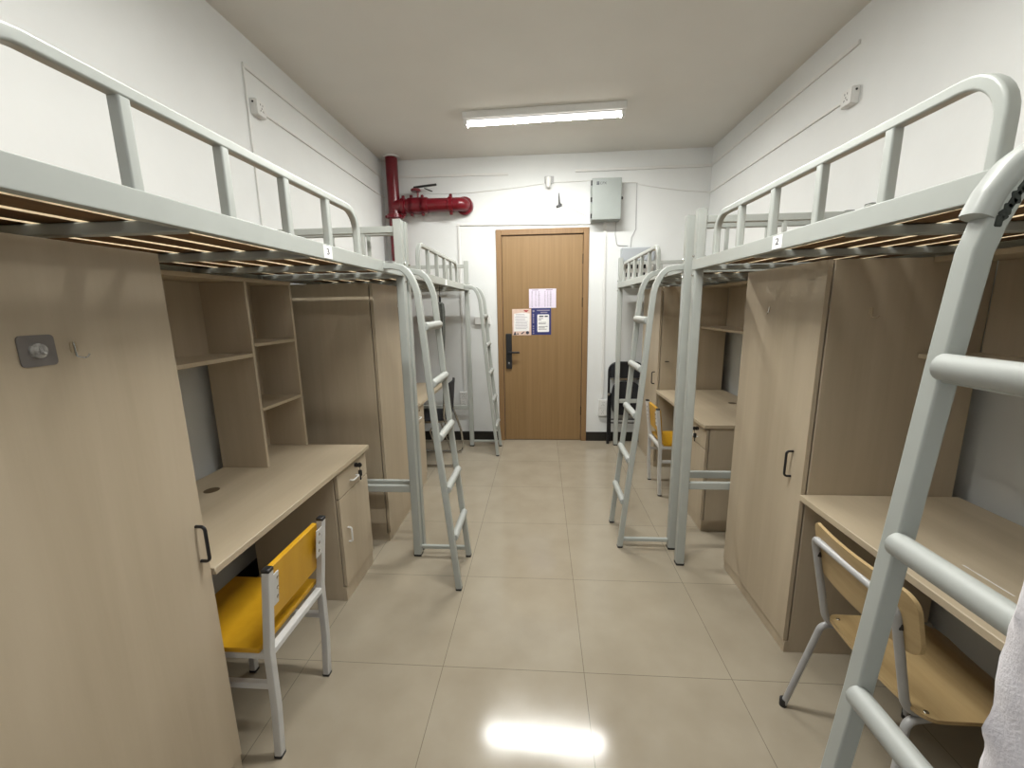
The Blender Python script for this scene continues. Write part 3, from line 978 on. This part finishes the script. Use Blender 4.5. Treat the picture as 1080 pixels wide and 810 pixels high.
# ------------------------------------------------------------------ red fire pipe
fp = empty('fire_pipe', (-1.512, 4.425, 0)); tag(fp, 'red fire riser pipe with a valve branch above the far left bed', 'pipe')
m = MB(); m.tube([(0, 0, 0), (0, 0, ZC)], 0.060, 24); m.build('riser', RED, fp)
m = MB(); m.lathe([(0.085, ZC - 0.012), (0.085, ZC)], (0, 0, 0), 'Z', 24); m.build('ceiling_collar', WHITEP, fp)
zb = 2.555
m = MB()
br = fillet([(0.0, 0, zb), (0.722, 0, zb), (0.722, 0.115, zb)], 0.095, 8)
m.tube(br, 0.066, 24)
m.build('branch', RED, fp)
def coupling(x, parent=fp, r=0.078, axis='X'):
    m = MB()
    w = 0.022
    c = (x, 0, zb) if axis == 'X' else (0, 0, x)
    m.lathe([(r - 0.01, -w), (r, -w + 0.004), (r, w - 0.004), (r - 0.01, w)], c, axis, 24)
    for s in (-1, 1):
        if axis == 'X':
            m.box((x - 0.014, -0.016, zb + s * (r + 0.007) - 0.016), (x + 0.014, 0.016, zb + s * (r + 0.007) + 0.016), 0.005, 2)
            m.tube([(x, -0.028, zb + s * (r + 0.008)), (x, 0.028, zb + s * (r + 0.008))], 0.007, 8)
        else:
            m.box((s * (r + 0.006) - 0.014, -0.016, x - 0.013), (s * (r + 0.006) + 0.014, 0.016, x + 0.013), 0.005, 2)
    m.build('coupling', RED, parent)
for x in (0.10, 0.185, 0.30, 0.595):
    coupling(x)
coupling(zb - 0.10, axis='Z')
m = MB(); m.lathe([(0.074, 0.150), (0.078, 0.16), (0.078, 0.35), (0.074, 0.36)][::1], (0.0, 0, zb), 'X', 24)
bm_ = m.build('valve_body', RED, fp)
m = MB(); m.tube([(0.255, 0, zb + 0.05), (0.255, 0, zb + 0.16)], 0.011, 10); m.lathe([(0.045, zb + 0.135), (0.05, zb + 0.142), (0.05, zb + 0.155), (0.03, zb + 0.165)], (0.235, 0, 0), 'Z', 18)
m.build('valve_stem', RED, fp)
m = MB()
m.box((0.215, -0.012, zb + 0.168), (0.455, 0.012, zb + 0.186), 0.004, 1, Matrix.Rotation(math.radians(-5), 3, 'Y'), (0.235, 0, zb + 0.177))
m.box((0.33, -0.008, zb + 0.155), (0.42, 0.008, zb + 0.165), 0.003, 1, Matrix.Rotation(math.radians(22), 3, 'Y'), (0.34, 0, zb + 0.175))
m.build('valve_lever', BLACK, fp)
m = MB(); m.lathe([(0.082, 0.06), (0.090, 0.066), (0.090, 0.113), (0.082, 0.115)], (0.722, 0, zb), 'Y', 24)
m.build('wall_flange', RED, fp)

# ------------------------------------------------------------------ electrical boxes
eb = empty('electrical_box', (0.655, YB, 2.355)); tag(eb, 'grey steel electrical box on the wall above the door', 'electrical box')
m = MB(); m.box((-0.145, -0.13, 0.0), (0.145, 0.0, 0.395), 0.004); m.build('body', BOXG, eb)
m = MB(); m.box((-0.143, -0.146, 0.003), (0.143, -0.131, 0.392), 0.008, 2); d = m.build('door', BOXG, eb)
for z in (0.04, 0.195, 0.35):
    m = MB(); m.tube([(-0.152, -0.136, z - 0.022), (-0.152, -0.136, z + 0.022)], 0.008, 10)
    m.box((-0.152, -0.139, z - 0.018), (-0.14, -0.131, z - 0.006)); m.box((-0.152, -0.139, z + 0.006), (-0.14, -0.131, z + 0.018))
    m.build('hinge', BLACKM, eb)
m = MB(); m.lathe([(0.014, 0.143), (0.014, 0.158), (0.008, 0.162)], (0, -0.12, 0.205), 'X', 14); m.build('lock', BLACKM, eb)
m = MB()
for z in (0.352, 0.340, 0.329):
    m.box((-0.102, -0.1475, z), (-0.076, -0.146, z + 0.006))
m.box((-0.098, -0.1475, 0.329), (-0.093, -0.146, 0.358)); m.box((-0.085, -0.1475, 0.329), (-0.080, -0.146, 0.358))
m.build('emblem', INK, d, False)['kind'] = 'stuff'
text('CPX', 'lettering', 0.034, INK, d, (-0.038, -0.1462, 0.342), (PI / 2, 0, 0))

db = empty('distribution_box', (0.995, YB, 1.725)); tag(db, 'pale grey meter box with dark windows behind the far right guard rail', 'electrical box')
m = MB(); m.box((-0.165, -0.085, 0.0), (0.165, 0.0, 0.365), 0.004); m.build('body', BOXL, db)
m = MB(); m.box((-0.158, -0.092, 0.235), (0.158, -0.084, 0.358), 0.003); m.build('upper_cover', BOXL, db)
m = MB(); m.box((-0.158, -0.090, 0.006), (0.158, -0.084, 0.228), 0.003); cov = m.build('lower_cover', WHITEP, db)
for x in (-0.125, -0.075, -0.015, 0.06, 0.115):
    m = MB(); m.box((x - 0.019, -0.096, 0.155), (x + 0.019, -0.088, 0.208), 0.003); m.build('breaker', BLACK, cov)
    m = MB(); m.box((x - 0.015, -0.094, 0.075), (x + 0.015, -0.088, 0.115), 0.002); m.build('meter_window', BLACKM, cov)
    m = MB(); m.box((x - 0.017, -0.093, 0.025), (x + 0.017, -0.089, 0.040), 0.002); m.build('switch_slot', INKG, cov)

# ------------------------------------------------------------------ trunking, cables, sockets
def run(name, pts, w, h, label, mat=WHITEP, cat='cable trunking'):
    m = MB(); m.sq(pts, w, h, min(w, h) * 0.2, up=(0, 0, 1))
    return tag(m.build(name, mat), label, cat)
def cable(name, pts, r, mat, label):
    m = MB(); m.tube(pts, r, 8)
    return tag(m.build(name, mat), label, 'cable')
o = run('cable_trunking', [(XL + 0.006, 2.46, 2.862), (XL + 0.006, YB, 2.862)], 0.024, 0.012, 'white trunking along the top of the left wall')
o = run('cable_trunking', [(XL + 0.005, 2.465, 2.85), (XL + 0.005, 2.465, 0.8)], 0.010, 0.012, 'white trunking running down the left wall behind the bed')
o = run('cable_trunking', [(XL + 0.006, 2.57, 2.672), (XL + 0.006, YB, 2.672)], 0.016, 0.012, 'thin white trunking leading to the left wall socket')
o = run('cable_trunking', [(XR - 0.006, 2.604, 2.869), (XR - 0.006, YB, 2.869)], 0.024, 0.012, 'white trunking along the top of the right wall')
o = run('cable_trunking', [(XR - 0.006, 2.66, 2.612), (XR - 0.006, YB, 2.612)], 0.016, 0.012, 'thin white trunking leading to the right wall socket')
o = run('cable_trunking', [(-1.50, YB - 0.006, 2.868), (-0.335, YB - 0.006, 2.858)], 0.024, 0.012, 'white trunking high on the back wall beside the red pipe')
o = run('cable_trunking', [(0.355, YB - 0.008, 2.862), (XR, YB - 0.008, 2.862)], 0.026, 0.016, 'white trunking high on the back wall above the grey box')
o = run('cable_trunking', [(-0.868, YB - 0.007, 0.575), (-0.868, YB - 0.007, 2.366)], 0.022, 0.014, 'white vertical trunking left of the door down to the low socket')
o = run('cable_trunking', [(-0.879, YB - 0.007, 2.377), (0.52, YB - 0.007, 2.352)], 0.022, 0.014, 'white trunking running over the door')
o = run('cable_trunking', [(0.662, YB - 0.008, 2.355), (0.680, YB - 0.008, 0.50)], 0.030, 0.016, 'white trunking running down from the grey box to the socket')

def sag(a, b, s, n=18):
    a, b = Vector(a), Vector(b)
    return [a.lerp(b, i / n) - Vector((0, 0, s * 4 * (i / n) * (1 - i / n))) for i in range(n + 1)]
pts = sag((-1.50, YB - 0.005, 2.705), (-0.76, YB - 0.005, 2.690), 0.004) + sag((-0.75, YB - 0.005, 2.690), (0.05, YB - 0.005, 2.755), 0.006)[1:]
cable('wall_cable', pts, 0.0045, WHITEP, 'thin white cable from the red pipe to the wall sensor')
cable('wall_cable', sag((0.10, YB - 0.005, 2.762), (0.52, YB - 0.005, 2.765), 0.002), 0.0045, WHITEP, 'thin white cable between wall sensor and grey box')
cable('wall_cable', [(0.79, YB - 0.005, 2.735), (0.968, YB - 0.005, 2.730)] + sag((0.975, YB - 0.005, 2.715), (XR, YB - 0.005, 2.615), 0.012), 0.0045, WHITEP, 'thin white cable from the grey box to the right corner')
cable('wall_cable', fillet([(0.972, YB - 0.005, 2.728), (0.978, YB - 0.005, 2.28), (0.938, YB - 0.005, 2.20), (0.93, YB - 0.005, 2.07)], 0.02, 4), 0.0045, GREYTUBE, 'grey cable dropping right of the grey box to the meter box')
cable('wall_cable', fillet([(0.775, YB - 0.02, 2.36), (0.77, YB - 0.005, 2.24), (0.79, YB - 0.005, 2.125), (0.90, YB - 0.005, 2.118)], 0.03, 5), 0.0045, GREYTUBE, 'grey cable looping from the grey box bottom to the meter box')
cable('wall_cable', [(0.19, YB - 0.008, 2.572), (0.30, YB - 0.004, 2.512), (0.42, YB - 0.004, 2.45), (0.50, YB - 0.004, 2.415)], 0.003, WHITEP, 'thin cable slanting from the black spike to the grey box')
m = MB(); m.lathe([(0.052, 0.0), (0.052, 0.010), (0.045, 0.014)], (0.085, -YB, 0), 'Z', 4)
m.bm.free()
sn = empty('wall_sensor', (0.085, YB, 2.765)); tag(sn, 'small white ceiling-high lamp holder on the back wall above the door', 'sensor')
m = MB(); m.box((-0.045, -0.010, -0.015), (0.05, 0, 0.055), 0.003); m.build('base_plate', GREYTUBE, sn)
m = MB(); m.lathe([(0.030, 0.035), (0.030, 0.0), (0.022, -0.055), (0.014, -0.062)], (-0.005, -0.035, 0), 'Z', 18); m.build('holder', WHITEP, sn)
sp_ = empty('wall_antenna', (0.187, YB, 2.52)); tag(sp_, 'small black spike antenna on the back wall above the door', 'antenna')
m = MB(); m.sq([(0.006, -0.010, 0.02), (0, -0.008, 0.135)], 0.024, 0.014, 0.003, up=(1, 0, 0), scale=[1.0, 0.3]); m.build('spike', BLACK, sp_)
m = MB(); m.box((-0.028, -0.014, 0.0), (0.034, 0, 0.024), 0.004, 1, Matrix.Rotation(-0.35, 3, 'Y')); m.build('base', BLACK, sp_)

def socket(loc, rz, w, h, d, label, holes=True, knock=False, gangs=1, cat='socket'):
    r = empty('wall_socket' if cat == 'socket' else 'light_switch', loc, rz); tag(r, label, cat)
    m = MB(); m.box((-w / 2, -d, -h / 2), (w / 2, 0, h / 2), 0.004, 2); m.build('back_box', WHITEP, r)
    for g in range(gangs):
        zc = 0 if gangs == 1 else (g - 0.5) * h / 2
        hh = h / gangs
        m = MB(); m.box((-w / 2 + 0.003, -d - 0.006, zc - hh / 2 + 0.003), (w / 2 - 0.003, -d, zc + hh / 2 - 0.003), 0.003, 2); f = m.build('face_plate', WHITEP, r)
        if holes:
            m = MB()
            for (x, z) in ((-0.010, 0.018), (0.010, 0.018)):
                m.box((x - 0.002, -d - 0.0067, zc + z - 0.005), (x + 0.002, -d - 0.0055, zc + z + 0.005))
            for (x, z, a) in ((-0.011, -0.014, 0.5), (0.011, -0.014, -0.5), (0, 0.0, 0)):
                m.box((x - 0.002, -d - 0.0067, zc + z - 0.005), (x + 0.002, -d - 0.0055, zc + z + 0.005), 0, 1, Matrix.Rotation(a, 3, 'Y'))
            m.build('socket_holes', BLACK, f, False)
    if knock:
        m = MB(); m.lathe([(0.006, 0.0), (0.006, 0.002)], (w / 2 * knock - (0.0015 if knock < 0 else 0.0005), -d * 0.5, h / 2 - 0.02), 'X', 12); m.build('knockout', BLACK, r)
    return r
socket((XL, 2.535, 2.667), PI / 2, 0.086, 0.086, 0.035, 'white socket box high on the left wall', knock=-1)
socket((XR, 2.607, 2.603), -PI / 2, 0.086, 0.086, 0.035, 'white socket box high on the right wall', knock=1)
socket((0.685, YB, 0.390), 0, 0.090, 0.185, 0.030, 'white double socket low on the back wall right of the door', gangs=2)
socket((-0.880, YB, 0.490), 0, 0.086, 0.170, 0.030, 'white socket low on the back wall behind the left ladder', gangs=2)
socket((-0.683, YB, 1.372), 0, 0.086, 0.086, 0.028, 'white switch box left of the door, the left one of a pair', holes=False, cat='switch')
socket((-0.594, YB, 1.372), 0, 0.086, 0.086, 0.022, 'white switch plate left of the door, the right one of a pair', holes=False, cat='switch')
m = MB(); m.box((-0.50, YB - 0.02, 1.40), (-0.497, YB, 1.43)); m.bm.free()

# ------------------------------------------------------------------ adhesive hooks on the wardrobes
def hook_sq(loc, rz, label):
    r = empty('adhesive_hook', loc, rz); tag(r, label, 'hook')
    m = MB(); m.plate(rounded(0.062, 0.062, 0.008), 0.0, 0.0025, 'X'); m.build('pad', GREYPAD, r)
    m = MB(); m.lathe([(0.016, 0.0025), (0.015, 0.006), (0.008, 0.009)], (0, 0, 0), 'X', 18)
    m.tube(fillet([(0.006, 0, 0.008), (0.013, 0, -0.006), (0.018, 0, -0.004)], 0.004), 0.003, 8)
    m.build('sucker', CLEAR, r)
    return r
def hook_wire(loc, rz, label, mat=CHROME, s=1.0):
    r = empty('wire_hook', loc, rz); tag(r, label, 'hook', 'wire hooks on wardrobes')
    m = MB(); m.plate([(a * s, b * s + 0.012 * s) for a, b in rounded(0.012, 0.022, 0.004)], 0.0, 0.002, 'X'); m.build('pad', LAMD, r)
    m = MB(); m.tube(fillet([(0.002, 0, 0.022 * s), (0.004, 0, -0.006 * s), (0.014 * s, 0.008 * s, -0.010 * s), (0.017 * s, 0.013 * s, -0.002 * s)], 0.004 * s, 4), 0.0017, 8)
    m.build('wire', mat, r)
    return r
FX = -1.003
hook_sq((FX, 0.750, 1.442), 0, 'square grey sticky hook with clear sucker on the left front wardrobe')
hook_wire((FX, 0.815, 1.430), 0, 'thin wire hook beside the square sticky hook on the left wardrobe', s=1.1)
hook_wire((-0.995, 2.836, 1.53), 0, 'small pale hook on the far left wardrobe door', WHITEP, 1.3)
hook_wire((1.053, 2.006, 1.472), PI, 'wire hook high on the right wardrobe door')
hook_wire((1.224, 1.638, 1.462), -PI / 2, 'small hook on the side of the right wardrobe', LAMD, 1.2)
m = MB(); m.box((1.115, 3.763, 1.003), (1.150, 3.7723, 1.009), 0.001)
tag(m.build('wall_clip', BLACK), 'small black clip on the side of the far right wardrobe', 'clip')
